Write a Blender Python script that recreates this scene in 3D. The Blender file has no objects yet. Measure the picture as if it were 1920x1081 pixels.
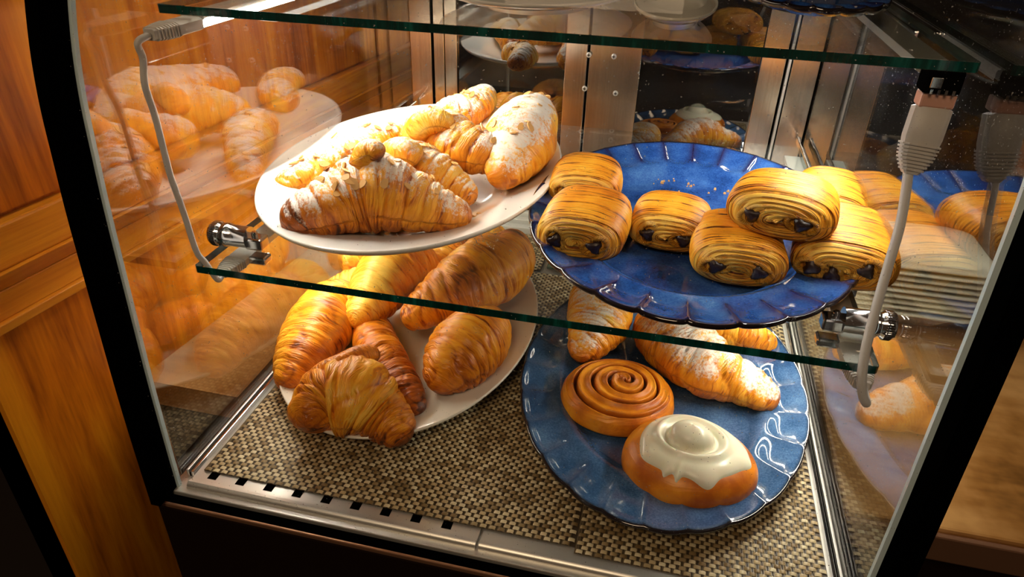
import bpy, math, random
import numpy as np
from mathutils import Matrix, Vector
random.seed(7)
S = 0.42          # metres per layout unit (1 unit = height of the viewpoint above the case floor)
D = bpy.data; COL = bpy.context.scene.collection; scene = bpy.context.scene
PI = math.pi

# ------------------------------------------------------------------ camera, world, exposure
cam = D.objects.new('camera', D.cameras.new('camera')); COL.objects.link(cam)
cam.data.sensor_width = 36.0; cam.data.lens = 36.0 * 1305 / 1920; cam.data.clip_start = 0.01
Rm = Matrix(((0.97321449, -0.13780078, 0.1840231), (0.22856679, 0.49391372, -0.83893174), (0.02471392, 0.85852209, 0.51218067)))
cam.matrix_world = Matrix.Translation((0, 0, S)) @ Rm.to_4x4()
scene.camera = cam
scene.view_settings.view_transform = 'Standard'; scene.view_settings.look = 'None'
scene.view_settings.exposure = 0.0; scene.view_settings.gamma = 1.0
scene.view_settings.use_curve_mapping = False
w = D.worlds.new('room_glow'); scene.world = w; w.use_nodes = True
w.node_tree.nodes['Background'].inputs[0].default_value = (1.0, 0.62, 0.36, 1)
w.node_tree.nodes['Background'].inputs[1].default_value = 0.035
LED_UP, LED_LOW, ROOF_FILL, FILL_LIGHT = 122.0, 100.0, 30.0, 9.0

# added warm fill for the pastry fronts, unseen, behind and left of the viewpoint
rl = D.lights.new('fill_light', 'AREA'); rl.energy = FILL_LIGHT; rl.size = 0.5; rl.color = (1.0, 0.72, 0.45)
rlo = D.objects.new('fill_light', rl); COL.objects.link(rlo); rlo.location = (-0.25, -0.9, 1.5)
rlo.rotation_euler = (math.radians(38), 0, 0)

# ------------------------------------------------------------------ node materials
class N:
    def __init__(s, name):
        s.m = D.materials.new(name); s.m.use_nodes = True; s.t = s.m.node_tree; s.t.nodes.clear()
        s.out = s.n('ShaderNodeOutputMaterial')
    def n(s, typ, **kw):
        nd = s.t.nodes.new(typ)
        for k, v in kw.items():
            if isinstance(k, str) and hasattr(nd, k): setattr(nd, k, v)
        return nd
    def l(s, a, b): s.t.links.new(a, b)
    def val(s, sock, v):
        if hasattr(v, 'is_output'): s.l(v, sock)
        else: sock.default_value = v
    def math(s, op, a, b=0.0, c=None, clamp=False):
        nd = s.n('ShaderNodeMath', operation=op); nd.use_clamp = clamp
        s.val(nd.inputs[0], a); s.val(nd.inputs[1], b)
        if c is not None: s.val(nd.inputs[2], c)
        return nd.outputs[0]
    def noise(s, vec, scale=5., detail=3., rough=.55, dist=0.):
        nd = s.n('ShaderNodeTexNoise'); s.l(vec, nd.inputs['Vector'])
        nd.inputs['Scale'].default_value = scale; nd.inputs['Detail'].default_value = detail
        nd.inputs['Roughness'].default_value = rough; nd.inputs['Distortion'].default_value = dist
        return nd.outputs['Fac']
    def mapr(s, v, a, b, c=0., d=1.):
        nd = s.n('ShaderNodeMapRange'); nd.interpolation_type = 'SMOOTHSTEP'
        s.val(nd.inputs[0], v)
        for i, x in enumerate((a, b, c, d)): nd.inputs[i+1].default_value = x
        return nd.outputs[0]
    def mapping(s, vec, scale=(1, 1, 1), rot=(0, 0, 0), loc=(0, 0, 0)):
        nd = s.n('ShaderNodeMapping'); s.l(vec, nd.inputs[0])
        nd.inputs['Scale'].default_value = scale; nd.inputs['Rotation'].default_value = rot; nd.inputs['Location'].default_value = loc
        return nd.outputs[0]
    def ramp(s, v, stops):
        nd = s.n('ShaderNodeValToRGB'); s.val(nd.inputs[0], v); e = nd.color_ramp.elements
        while len(e) < len(stops): e.new(0.5)
        for q, (p, c) in zip(e, stops): q.position = p; q.color = (*c, 1)
        return nd.outputs[0]
    def mix(s, f, a, b):
        nd = s.n('ShaderNodeMix', data_type='RGBA'); s.val(nd.inputs[0], f)
        for i, x in ((6, a), (7, b)):
            if hasattr(x, 'is_output'): s.l(x, nd.inputs[i])
            else: nd.inputs[i].default_value = (*x, 1)
        return nd.outputs[2]
    def attr(s, name): return s.n('ShaderNodeAttribute', attribute_name=name).outputs['Fac']
    def coord(s, k='Object'): return s.n('ShaderNodeTexCoord').outputs[k]
    def bsdf(s, col, rough=.5, metal=0., spec=.5, coat=0., bump=None, bstr=.3, bdist=.001, sss=0., aniso=0.):
        b = s.n('ShaderNodeBsdfPrincipled')
        if hasattr(col, 'is_output'): s.l(col, b.inputs['Base Color'])
        else: b.inputs['Base Color'].default_value = (*col, 1)
        s.val(b.inputs['Roughness'], rough); b.inputs['Metallic'].default_value = metal
        b.inputs['Specular IOR Level'].default_value = spec
        b.inputs['Coat Weight'].default_value = coat; b.inputs['Coat Roughness'].default_value = .08
        b.inputs['Anisotropic'].default_value = aniso
        if sss: b.inputs['Subsurface Weight'].default_value = sss; b.inputs['Subsurface Scale'].default_value = .004
        if bump is not None:
            bp = s.n('ShaderNodeBump'); bp.inputs['Strength'].default_value = bstr; bp.inputs['Distance'].default_value = bdist
            s.l(bump, bp.inputs['Height']); s.l(bp.outputs[0], b.inputs['Normal'])
        s.l(b.outputs[0], s.out.inputs[0]); return s.m

def plain(name, col, rough=.5, metal=0., spec=.5, coat=0.):
    k = N(name); return k.bsdf(col, rough, metal, spec, coat)
def glass_pane(name, tint, ior=1.5, smudge=0.02):
    k = N(name); lw = k.n('ShaderNodeLayerWeight'); lw.inputs[0].default_value = .5
    f0 = ((ior - 1)/(ior + 1))**2       # Schlick reflectance, the same from both sides of the sheet
    fr = k.math('MULTIPLY_ADD', k.math('POWER', lw.outputs['Facing'], 5.0), 1 - f0, f0)
    tr = k.n('ShaderNodeBsdfTransparent'); tr.inputs[0].default_value = (*tint, 1)
    gl = k.n('ShaderNodeBsdfGlossy'); gl.inputs['Roughness'].default_value = .012
    co = k.coord()
    sp = k.mapr(k.noise(co, 900, 0), .80, .84)          # dust specks
    sc = k.mapr(k.noise(k.mapping(co, (1, 1, 1)), 9, 4), .35, .8, 0, smudge)
    df = k.n('ShaderNodeBsdfDiffuse'); df.inputs[0].default_value = (.8, .8, .8, 1)
    m1 = k.n('ShaderNodeMixShader'); k.l(fr, m1.inputs[0]); k.l(tr.outputs[0], m1.inputs[1]); k.l(gl.outputs[0], m1.inputs[2])
    m2 = k.n('ShaderNodeMixShader'); k.l(k.math('MAXIMUM', k.math('MULTIPLY', sp, .35), sc), m2.inputs[0])
    k.l(m1.outputs[0], m2.inputs[1]); k.l(df.outputs[0], m2.inputs[2]); k.l(m2.outputs[0], k.out.inputs[0]); return k.m
def emitter(name, col, st):
    k = N(name); e = k.n('ShaderNodeEmission'); e.inputs[0].default_value = (*col, 1); e.inputs[1].default_value = st
    k.l(e.outputs[0], k.out.inputs[0]); return k.m

def wood(name, vertical=True, dark=(.20, .035, .003), mid=(.60, .165, .006), light=(.84, .31, .012)):
    k = N(name); co = k.coord()
    sc = (16, 16, 1.1) if vertical else (14, 1.0, 22)
    m = k.mapping(co, sc)
    a = k.noise(m, 1.7, 5, .6, .9); b = k.noise(k.mapping(co, tuple(x*9 for x in sc)), 1.5, 3)
    v = k.math('ADD', k.math('MULTIPLY', a, .8), k.math('MULTIPLY', b, .22))
    c = k.ramp(v, [(.30, dark), (.46, mid), (.62, light), (.8, mid)])
    return k.bsdf(c, .33, spec=.4, bump=b, bstr=.12, bdist=.0004)

def pastry_mat(name, tone=0., striae=1., lscale=(150, 5, 1), dline=(.54, .66, .34), bstr=.9):
    """layered dough: uv.x runs along the roll, uv.y around it; attributes toast and sugar come from the mesh"""
    k = N(name); uv = k.coord('UV'); ob = k.coord('Object')
    warp = k.noise(ob, 28, 2)
    cmb = k.n('ShaderNodeSeparateXYZ'); k.l(uv, cmb.inputs[0])
    x2 = k.math('ADD', cmb.outputs[0], k.math('MULTIPLY', warp, .035))
    cb = k.n('ShaderNodeCombineXYZ'); k.l(x2, cb.inputs[0]); k.l(cmb.outputs[1], cb.inputs[1])
    lines = k.noise(k.mapping(cb.outputs[0], (150, 5, 1)), 1.0, 3, .6)
    fine = k.noise(k.mapping(cb.outputs[0], (420, 9, 1)), 1.0, 2)
    blot = k.noise(ob, 45, 4, .6); big = k.noise(ob, 17, 2)
    li = k.mapr(lines, .30, .60); dk = k.mapr(k.noise(k.mapping(cb.outputs[0], lscale), 1.0, 2, .5), dline[0], dline[1])
    v = k.math('ADD', k.math('MULTIPLY', li, -.16 * striae), k.attr('toast'))
    v = k.math('ADD', v, k.math('MULTIPLY', k.math('MULTIPLY', dk, k.mapr(blot, .34, .52)), dline[2]))
    v = k.math('ADD', v, k.math('MULTIPLY', k.mapr(blot, .3, .75), .24)); v = k.math('ADD', v, k.math('MULTIPLY', k.mapr(big, .3, .7), .22))
    v = k.math('ADD', v, .0 + tone)
    c = k.ramp(v, [(.0, (.97, .60, .095)), (.20, (.93, .42, .026)), (.42, (.76, .255, .010)), (.66, (.44, .105, .005)), (1., (.09, .020, .003))])
    geo = k.n('ShaderNodeNewGeometry'); sp = k.n('ShaderNodeSeparateXYZ'); k.l(geo.outputs['Normal'], sp.inputs[0])
    up = k.mapr(sp.outputs[2], .05, .95)
    grain = k.noise(ob, 420, 3, .7); patch = k.noise(ob, 40, 4, .65)
    pw = k.math('ADD', k.math('MULTIPLY', up, .62), k.math('MULTIPLY', k.mapr(patch, .3, .7), .55))
    pw = k.math('ADD', pw, k.math('MULTIPLY', k.mapr(grain, .3, .7), .40)); pw = k.math('ADD', pw, k.math('MULTIPLY', lines, .25))
    pw = k.mapr(k.math('MULTIPLY', pw, k.attr('sugar')), .78, 1.26)
    pw = k.math('MULTIPLY', pw, k.mapr(sp.outputs[2], -.1, .35))
    c2 = k.mix(k.math('MULTIPLY', pw, .90), c, (.90, .86, .80))
    h = k.math('ADD', k.math('MULTIPLY', lines, 1.0), k.math('MULTIPLY', fine, .35)); h = k.math('ADD', h, k.math('MULTIPLY', blot, .35))
    rg = k.math('ADD', .36, k.math('MULTIPLY', pw, .5))
    return k.bsdf(c2, rg, spec=.4, bump=h, bstr=bstr, bdist=.0022)

M = {}
M['wood_panel'] = wood('wood_panel'); M['wood_trim'] = wood('wood_trim', False, (.42, .11, .006), (.62, .20, .012), (.78, .32, .022))
M['pane'] = glass_pane('coated_glass', (.96, .965, .96), 2.35, .006)
M['shelf'] = glass_pane('shelf_glass', (.965, .985, .975), 1.5, .03)
M['front'] = glass_pane('front_glass', (.99, .99, .99), 1.25, .004)
k = N('green_glass_edge'); co = k.coord(); nz = k.noise(k.mapping(co, (60, 60, 8)), 1, 4, .7)
c = k.ramp(nz, [(.3, (.0, .018, .014)), (.55, (.0, .05, .04)), (.75, (.01, .20, .16))])
M['edge'] = k.bsdf(c, .12, spec=.7, coat=.3)
k = N('brushed_steel'); co = k.coord(); bz = k.noise(k.mapping(co, (900, 900, 3)), 1, 2)
M['steel'] = k.bsdf(k.ramp(bz, [(.2, (.60, .55, .48)), (.8, (.78, .72, .63))]), .22, 1., bump=bz, bstr=.05, bdist=.0002)
M['chrome'] = plain('chrome', (.78, .78, .80), .09, 1.)
M['pale_steel'] = plain('pale_steel', (.66, .65, .61), .36, .7)
M['white_metal'] = plain('pale_rail', (.70, .69, .64), .35, .3)
M['black'] = plain('black_trim', (.0008, .0008, .0008), .8, spec=.0)
M['black_glass'] = plain('black_door_glass', (.002, .002, .0025), .02, spec=.5)
M['black_glass'].node_tree.nodes['Principled BSDF'].inputs['IOR'].default_value = 2.5
M['base'] = plain('brown_black_base', (.010, .003, .001), .5, spec=.2)
M['base_edge'] = plain('base_edge', (.42, .22, .13), .3, .7)
M['glass_edge'] = plain('polished_glass_edge', (.62, .78, .82), .25, spec=.6)
M['grey_plastic'] = plain('grey_plastic', (.52, .49, .45), .45)
M['pink_plastic'] = plain('pink_plastic', (.62, .33, .24), .4)
M['cable'] = plain('white_cable', (.58, .56, .53), .45)
M['led_up'] = emitter('led_upper', (1., .95, .84), LED_UP); M['led_low'] = emitter('led_lower', (1., .92, .76), LED_LOW)
M['roof_fill'] = emitter('roof_fill', (1., .86, .66), ROOF_FILL)
M['porcelain'] = plain('white_porcelain', (.80, .78, .72), .12, spec=.5, coat=.3)
M['cream_porcelain'] = plain('cream_porcelain', (.72, .69, .60), .14, spec=.5, coat=.3)
k = N('blue_glaze'); co = k.coord()
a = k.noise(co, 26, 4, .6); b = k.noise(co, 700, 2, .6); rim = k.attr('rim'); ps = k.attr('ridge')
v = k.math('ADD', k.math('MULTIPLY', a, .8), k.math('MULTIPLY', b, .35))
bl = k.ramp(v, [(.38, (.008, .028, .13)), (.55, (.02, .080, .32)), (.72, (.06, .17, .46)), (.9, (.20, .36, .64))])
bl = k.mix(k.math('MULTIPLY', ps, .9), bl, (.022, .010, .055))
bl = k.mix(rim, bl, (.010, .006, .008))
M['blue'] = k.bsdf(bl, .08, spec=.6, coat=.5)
k = N('pale_blue_glaze'); co = k.coord()
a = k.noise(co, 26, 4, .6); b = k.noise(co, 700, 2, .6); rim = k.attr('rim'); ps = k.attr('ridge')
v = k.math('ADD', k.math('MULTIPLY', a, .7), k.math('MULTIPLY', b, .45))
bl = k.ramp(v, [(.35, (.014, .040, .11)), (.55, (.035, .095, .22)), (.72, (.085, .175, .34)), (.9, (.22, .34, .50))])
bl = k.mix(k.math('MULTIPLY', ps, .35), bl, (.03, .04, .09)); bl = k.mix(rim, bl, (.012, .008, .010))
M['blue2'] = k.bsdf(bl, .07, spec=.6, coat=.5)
k = N('counter_stone'); co = k.coord()
v = k.math('ADD', k.noise(co, 7, 5, .65), k.math('MULTIPLY', k.noise(k.mapping(co, (4, 30, 1), (0, 0, .6)), 2, 3), .3))
M['counter'] = k.bsdf(k.ramp(v, [(.42, (.10, .040, .008)), (.56, (.26, .115, .028)), (.72, (.42, .22, .075))]), .28, spec=.45)
k = N('placemat_weft'); cv = k.attr('tone'); co = k.coord(); big = k.noise(co, 6, 2)
c = k.ramp(k.math('ADD', k.math('MULTIPLY', cv, .8), k.math('MULTIPLY', big, .35)), [(.15, (.17, .105, .035)), (.45, (.42, .31, .155)), (.95, (.64, .55, .35))])
M['weft'] = k.bsdf(c, .45, spec=.4)
M['warp'] = plain('placemat_warp', (.045, .028, .014), .5)
M['warp_light'] = plain('placemat_warp_olive', (.12, .085, .04), .5)
M['plain_pastry'] = pastry_mat('plain_croissant_dough', .15)
M['sugar_pastry'] = pastry_mat('sugared_croissant_dough', .10)
M['pain'] = pastry_mat('chocolate_roll_dough', .17, .9, (120, 2.2, 1), (.55, .61, .85))
M['bun'] = pastry_mat('bun_dough', .20, .0, (1, 1, 1), (.9, 1., 0.), .12)
M['roll'] = pastry_mat('cinnamon_roll_dough', .22, .0, (1, 1, 1), (.9, 1., 0.), .25)
k = N('chocolate'); co = k.coord()
M['choc'] = k.bsdf((.018, .006, .004), .35, bump=k.noise(co, 300, 3), bstr=.8, bdist=.001)
k = N('icing'); co = k.coord()
M['icing'] = k.bsdf((.80, .77, .60), .22, spec=.45, bump=k.noise(co, 60, 2), bstr=.1, bdist=.001, sss=.15)
M['almond'] = plain('almond_flake', (.72, .40, .13), .5)
M['crumb'] = plain('crumb', (.70, .40, .14), .6)
M['sugar'] = plain('sugar_dust', (.85, .83, .78), .9)
k = N('paper_pulp'); co = k.coord()
M['paper'] = k.bsdf((.70, .68, .54), .6, bump=k.noise(co, 80, 3), bstr=.2, bdist=.001)
M['lilac'] = plain('lilac_card', (.62, .33, .62), .5)
M['board'] = plain('green_glass_board', (.10, .17, .13), .12, spec=.6)
M['maroon'] = plain('maroon_glaze', (.09, .008, .006), .08, coat=.6)
M['dark_wall'] = plain('dark_wall', (.02, .014, .012), .7)
M['dark_floor'] = plain('dark_floor', (.03, .02, .015), .6)

# ------------------------------------------------------------------ object helpers (layout units -> metres)
ORG = {}
def origin(o): return ORG.get(o.name, np.zeros(3)) if o is not None else np.zeros(3)
def props(o, label=None, cat=None, group=None, kind=None):
    if label: o['label'] = label
    if cat: o['category'] = cat
    if group: o['group'] = group
    if kind: o['kind'] = kind
    return o
def thing(name, label, cat, loc=(0, 0, 0), group=None):
    o = D.objects.new(name, None); COL.objects.link(o); o.empty_display_size = .02
    o.location = [c * S for c in loc]; ORG[o.name] = np.array(loc, float)
    return props(o, label, cat, group)
def put(name, V, F, mat, parent=None, smooth=True, loc=None, attrs=None, uv=None, sharp=None):
    """V in layout units, world space. The mesh origin is loc (top level) or the parent's origin."""
    V = np.asarray(V, float); org = origin(parent) if parent is not None else np.array(loc if loc is not None else (0, 0, 0), float)
    me = D.meshes.new(name); me.from_pydata(((V - org) * S).tolist(), [], [tuple(int(i) for i in f) for f in F]); 
    me.polygons.foreach_set('use_smooth', [smooth] * len(me.polygons))
    for m in (mat if isinstance(mat, (list, tuple)) else [mat]): me.materials.append(m)
    if attrs:
        for kx, a in attrs.items():
            at = me.attributes.new(kx, 'FLOAT', 'POINT'); at.data.foreach_set('value', np.asarray(a, np.float32).ravel())
    if uv is not None:
        ul = me.uv_layers.new(name='UVMap'); li = np.empty(len(me.loops), int); me.loops.foreach_get('vertex_index', li)
        ul.data.foreach_set('uv', np.asarray(uv, np.float32)[li].ravel())
    if sharp: me.set_sharp_from_angle(angle=math.radians(sharp))
    me.update(); o = D.objects.new(name, me); COL.objects.link(o)
    if parent is not None: o.parent = parent; ORG[o.name] = org
    else: o.location = (org * S).tolist(); ORG[o.name] = org
    return o
def box(a, b):
    (x0, y0, z0), (x1, y1, z1) = a, b
    V = [(x0, y0, z0), (x1, y0, z0), (x1, y1, z0), (x0, y1, z0), (x0, y0, z1), (x1, y0, z1), (x1, y1, z1), (x0, y1, z1)]
    return V, [(0, 3, 2, 1), (4, 5, 6, 7), (0, 1, 5, 4), (1, 2, 6, 5), (2, 3, 7, 6), (3, 0, 4, 7)]
def join(parts):
    V = []; F = []
    for v, f in parts:
        n = len(V); V += [tuple(q) for q in v]; F += [tuple(i + n for i in q) for q in f]
    return V, F
def bevel(o, wdt=.0015, seg=2):
    m = o.modifiers.new('bevel', 'BEVEL'); m.width = wdt; m.segments = seg; m.limit_method = 'ANGLE'; return o
def bxo(name, a, b, mat, parent=None, bev=0., **kw):
    V, F = box(a, b); o = put(name, V, F, mat, parent, smooth=False, **kw)
    if bev: bevel(o, bev * S)
    return o
def grid_faces(n, m, wrap_m=True, wrap_n=False):
    F = []
    for i in range(n - (0 if wrap_n else 1)):
        for j in range(m - (0 if wrap_m else 1)):
            F.append((i * m + j, i * m + (j + 1) % m, ((i + 1) % n) * m + (j + 1) % m, ((i + 1) % n) * m + j))
    return F
def catmull(P, n):
    P = np.asarray(P, float); k = len(P)
    Q = np.vstack([2 * P[0] - P[1], P, 2 * P[-1] - P[-2]]); seg = np.linalg.norm(np.diff(P[:, :3], axis=0), axis=1); cum = np.r_[0, np.cumsum(seg)]
    out = []
    for s in np.linspace(0, cum[-1], n):
        i = min(int(np.searchsorted(cum, s, 'right')) - 1, k - 2); t = (s - cum[i]) / max(seg[i], 1e-9)
        a, b, c, d = Q[i], Q[i+1], Q[i+2], Q[i+3]
        out.append(.5 * ((2*b) + (-a + c)*t + (2*a - 5*b + 4*c - d)*t*t + (-a + 3*b - 3*c + d)*t**3))
    return np.array(out), cum[-1]
def tube(pts, r, n=60, m=10):
    P, L = catmull([(*p, r) for p in pts], n); V = []
    T = np.gradient(P[:, :3], axis=0); T /= np.linalg.norm(T, axis=1)[:, None]
    up = np.array([.3, .2, .9]); prev = None
    for p, t in zip(P, T):
        a = (np.cross(t, up) if prev is None else prev - t * (prev @ t)); a /= np.linalg.norm(a); prev = a; b = np.cross(t, a)
        for j in range(m):
            an = 2*PI*j/m; V.append(p[:3] + r*(math.cos(an)*a + math.sin(an)*b))
    F = grid_faces(n, m) + [tuple(range(m))[::-1], tuple((n-1)*m + j for j in range(m))]
    return V, F
def cyl(p0, p1, prof, m=32):
    """surface of revolution about p0-p1; prof = [(t, r), ...]"""
    p0 = np.array(p0, float); p1 = np.array(p1, float); t = (p1 - p0); u = t / np.linalg.norm(t)
    a = np.cross(u, (0, 0, 1) if abs(u[2]) < .9 else (1, 0, 0)); a /= np.linalg.norm(a); b = np.cross(u, a); V = []
    for s, r in prof:
        for j in range(m): an = 2*PI*j/m; V.append(p0 + t*s + r*(math.cos(an)*a + math.sin(an)*b))
    n = len(prof)
    return V, grid_faces(n, m) + [tuple(range(m))[::-1], tuple((n-1)*m + j for j in range(m))]

def wob(seed, *xs, n=7, fmax=6.):
    """smooth pseudo random function in about -1..1 of arrays xs"""
    r = np.random.RandomState(seed); out = 0
    for i in range(n):
        f = r.uniform(-fmax, fmax, len(xs)); ph = r.uniform(0, 2*PI)
        out = out + np.sin(sum(a*b for a, b in zip(f, xs)) + ph)
    return out / math.sqrt(n)

# ------------------------------------------------------------------ room: floor, walls
FLOORZ = -2.2
def struct(name, a, b, mat): return props(bxo(name, a, b, mat), kind='structure')
struct('floor', (-6, -5, FLOORZ - .1), (7, 6, FLOORZ), M['dark_floor'])
struct('wall_back', (-6, 5.0, FLOORZ), (7, 5.1, 4.5), M['dark_wall'])
struct('wall_right', (6.9, -5, FLOORZ), (7, 5.0, 4.5), M['dark_wall'])
# left wall: wood panelling, plane x = WX(y), runs from y=.76 backwards
def WX(y): return -1.112 + .10 * (y - 1.0)
def wall_slab(name, y0, y1, z0, z1, d0, d1, mat, parent=None, **kw):
    V = [(WX(y0)-.08, y0, z0), (WX(y0)+d0, y0, z0), (WX(y1)+d0, y1, z0), (WX(y1)-.08, y1, z0),
         (WX(y0)-.08, y0, z1), (WX(y0)+d1, y0, z1), (WX(y1)+d1, y1, z1), (WX(y1)-.08, y1, z1)]
    return put(name, V, box((0, 0, 0), (1, 1, 1))[1], mat, parent, smooth=False, **kw)
wl = props(wall_slab('wall_left', .765, 3.2, FLOORZ, 2.6, -.012, -.012, M['wood_panel']), kind='structure')
wall_slab('panel', .765, 3.2, .462, 2.6, 0, 0, M['wood_panel'], wl)
wall_slab('panel', .765, 3.2, FLOORZ, .262, 0, 0, M['wood_panel'], wl)
t1 = props(wall_slab('trim_1', .765, 3.2, .372, .452, .020, .020, M['wood_trim']), kind='structure'); bevel(t1, .002)
t2 = props(wall_slab('trim_2', .765, 3.2, .335, .372, .010, .030, M['wood_trim']), kind='structure'); bevel(t2, .001)
t3 = props(wall_slab('trim_3', .765, 3.2, .282, .335, .012, .012, M['wood_trim']), kind='structure'); bevel(t3, .001)
t4 = props(wall_slab('trim_4', .765, 3.2, .262, .282, .020, .022, M['wood_trim']), kind='structure'); bevel(t4, .001)

# ------------------------------------------------------------------ countertops either side of and behind the case
XL, XR, YF, YB = -.802, .390, .775, 2.11      # case: side panes, front, back wall
def wall_free(name, y0, y1, z0, z1, mat):
    V = [(WX(y0) + .026, y0, z0), (XL - .034, y0, z0), (XL - .034, y1, z0), (WX(y1) + .026, y1, z0), (WX(y0) + .026, y0, z1), (XL - .034, y0, z1), (XL - .034, y1, z1), (WX(y1) + .026, y1, z1)]
    return put(name, V, box((0, 0, 0), (1, 1, 1))[1], mat, smooth=False)
ct = bxo('countertop', (XR + .034, 1.025, -.07), (2.4, 2.6, -.004), M['counter'], bev=.006)
props(ct, 'warm brown stained countertop to the right of the display case', 'countertop')
bxo('front_nosing', (XR + .034, 1.012, -.075), (2.4, 1.0248, -.012), M['base_edge'], ct, bev=.004, )
ct2 = wall_free('countertop', 1.028, 1.90, -.07, -.004, M['counter'])
props(ct2, 'narrow brown countertop between the display case and the wooden wall', 'countertop')
cb_ = bxo('counter_cabinet', (XR + .034, 1.06, FLOORZ), (2.4, 2.6, -.0705), M['base'])
props(cb_, 'dark cabinet under the brown countertop right of the display case', 'cabinet')
cb2 = wall_free('counter_cabinet', 1.06, 1.90, FLOORZ, -.0705, M['base'])
props(cb2, 'dark cabinet under the narrow counter beside the wooden wall', 'cabinet')

# ------------------------------------------------------------------ the display case
case = thing('display_case', 'glass pastry display case with black edged curved front and dark base', 'display case', (-.2, 1.4, FLOORZ))
bxo('base', (XL - .022, .735, FLOORZ), (XR + .030, 2.18, -.022), M['base'], case, bev=.004)
bxo('base_edge_strip', (XL - .022, .7345, -.0218), (XR + .030, .740, -.012), M['base_edge'], case, bev=.002)
bxo('base_ledge', (XL - .022, .7405, -.0218), (XR + .030, .7585, -.013), M['black'], case)
bxo('floor_tray', (XL - .012, .760, -.0215), (XR + .012, 2.13, -.006), M['pale_steel'], case, bev=.002)
# front rails of the tray: two lengths with a gap
def rail(x0, x1, nm):
    pr = [(0.772, -.006), (.772, .000), (.7745, .0045), (.779, .0065), (.784, .0050), (.790, .0025), (.846, .0015), (.846, -.006)]
    V = [(x, y, z) for x in (x0, x1) for y, z in pr]; n = len(pr)
    F = [(j, (j+1) % n, n+(j+1) % n, n+j) for j in range(n)] + [tuple(range(n))[::-1], tuple(range(n, 2*n))]
    return put(nm, V, F, M['pale_steel'], case, smooth=False, sharp=40)
r1_ = rail(XL + .020, -.222, 'front_rail'); r2_ = rail(-.216, XR - .012, 'front_rail')
for i in range(9):
    x = -.755 + i * .058
    bxo('slot', (x, .796, .0008), (x + .018, .815, .0026), M['black'], r1_)
# profile of the curved front (y, z), shared by glass, polished edge and black frame
prof = [(.770, -.008), (.772, .10), (.776, .24), (.784, .40), (.792, .545), (.799, .63), (.808, .72), (.824, .80), (.850, .88), (.895, .96), (.955, 1.03), (1.03, 1.085), (1.12, 1.12)]
PP, _ = catmull([(0, y, z, 0) for y, z in prof], 70); PR_ = PP[:, 1:3]
def offset(d):
    T = np.gradient(PR_, axis=0); T /= np.linalg.norm(T, axis=1)[:, None]
    return PR_ + d * np.c_[-T[:, 1], T[:, 0]]
def band(d0, d1, x0, x1, nm, mat, smooth=True):
    a, b = offset(d0), offset(d1); V = []
    for i in range(len(a)): V += [(x0, *a[i]), (x1, *a[i]), (x1, *b[i]), (x0, *b[i])]
    F = grid_faces(len(a), 4) + [(3, 2, 1, 0), tuple((len(a)-1)*4 + j for j in range(4))]
    return put(nm, V, F, mat, case, smooth=False, sharp=30)
# d<0 is inwards (towards +y)
band(.0, .048, XL - .020, XL - .001, 'front_frame', M['black']); band(.0, .040, XR + .001, XR + .030, 'front_frame', M['black'])
band(-.0085, -.0005, XL - .009, XL + .004, 'polished_edge', M['glass_edge']); band(-.0085, -.0005, XR - .006, XR + .007, 'polished_edge', M['glass_edge'])
a = offset(.012); V = [(x, y, z) for y, z in a for x in (XL + .0045, XR - .0065)]
put('front_glass', V, grid_faces(len(a), 2, False), M['front'], case)
# side panes: thin slabs whose front outline follows the curve
for x0, x1 in ((XL - .0035, XL - .0005), (XR + .0005, XR + .0035)):
    a = offset(-.010); out = [(y, z) for y, z in a] + [(2.095, 1.12), (2.095, -.005)]; n = len(out)
    V = [(x0, y, z) for y, z in out] + [(x1, y, z) for y, z in out]
    F = [tuple(range(n)), tuple(range(n, 2*n))[::-1]] + [(j, (j+1) % n, n + (j+1) % n, n+j)[::-1] for j in range(n)]
    put('side_glass', V, F, M['pane'], case, smooth=False)
for s, x in ((1, XL), (-1, XR)):     # channel strips along the foot of the side panes
    for a_, b_, z_, mm in ((.001, .006, .010, 'pale_steel'), (.0065, .0095, .003, 'black'), (.010, .016, .007, 'chrome')):
        u = sorted((x + s*a_, x + s*b_)); bxo('side_channel', (u[0], .80, -.0055), (u[1], 2.07, z_), M[mm], case, bev=.001)
bxo('top_panel', (XL - .02, 1.10, 1.122), (XR + .03, 2.18, 1.16), M['black'], case)
# back wall: steel posts, black sliding glass doors, floor rails
def post(x0, x1, y=YB, mat='steel', t=.02, nm='back_post'): return bxo(nm, (x0, y, .0), (x1, y + t, 1.12), M[mat], case, bev=.0015)
post(-.802, -.735, 2.095); post(-.728, -.695, 2.10); post(-.690, -.652, 2.092)
pc1 = post(-.318, -.254, 2.090); pc2 = post(-.248, -.098, 2.100)
post(.232, .296, 2.092); post(.303, .310, 2.085, 'pale_steel'); post(.315, .387, 2.098)
bxo('back_frame', (-.812, 2.122, .0), (.400, 2.16, 1.12), M['black'], case)
bxo('sliding_door', (-.651, 2.104, .004), (-.3185, 2.112, 1.118), M['black_glass'], case)
bxo('sliding_door', (-.0975, 2.109, .004), (.2315, 2.117, 1.118), M['black_glass'], case)
for P, pp in (((-0.2492, 2.089, 0.5504), pc1), ((-0.1771, 2.099, 0.5491), pc2), ((-0.254, 2.089, 0.4526), pc1), ((-0.1618, 2.099, 0.4436), pc2)):
    x, y, z = P
    V, F = cyl((x, y + .001, z), (x, y - .003, z), [(0, .0078), (.5, .0078), (.9, .006), (1, .004)], 20); sc_ = put('screw', V, F, M['pale_steel'], pp, sharp=30)
    V, F = join([box((x - .0045, y - .0036, z - .0010), (x + .0045, y - .0029, z + .0010)), box((x - .0010, y - .0036, z - .0045), (x + .0010, y - .0029, z + .0045))])
    put('screw_slot', V, F, M['black'], case, smooth=False)
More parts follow.
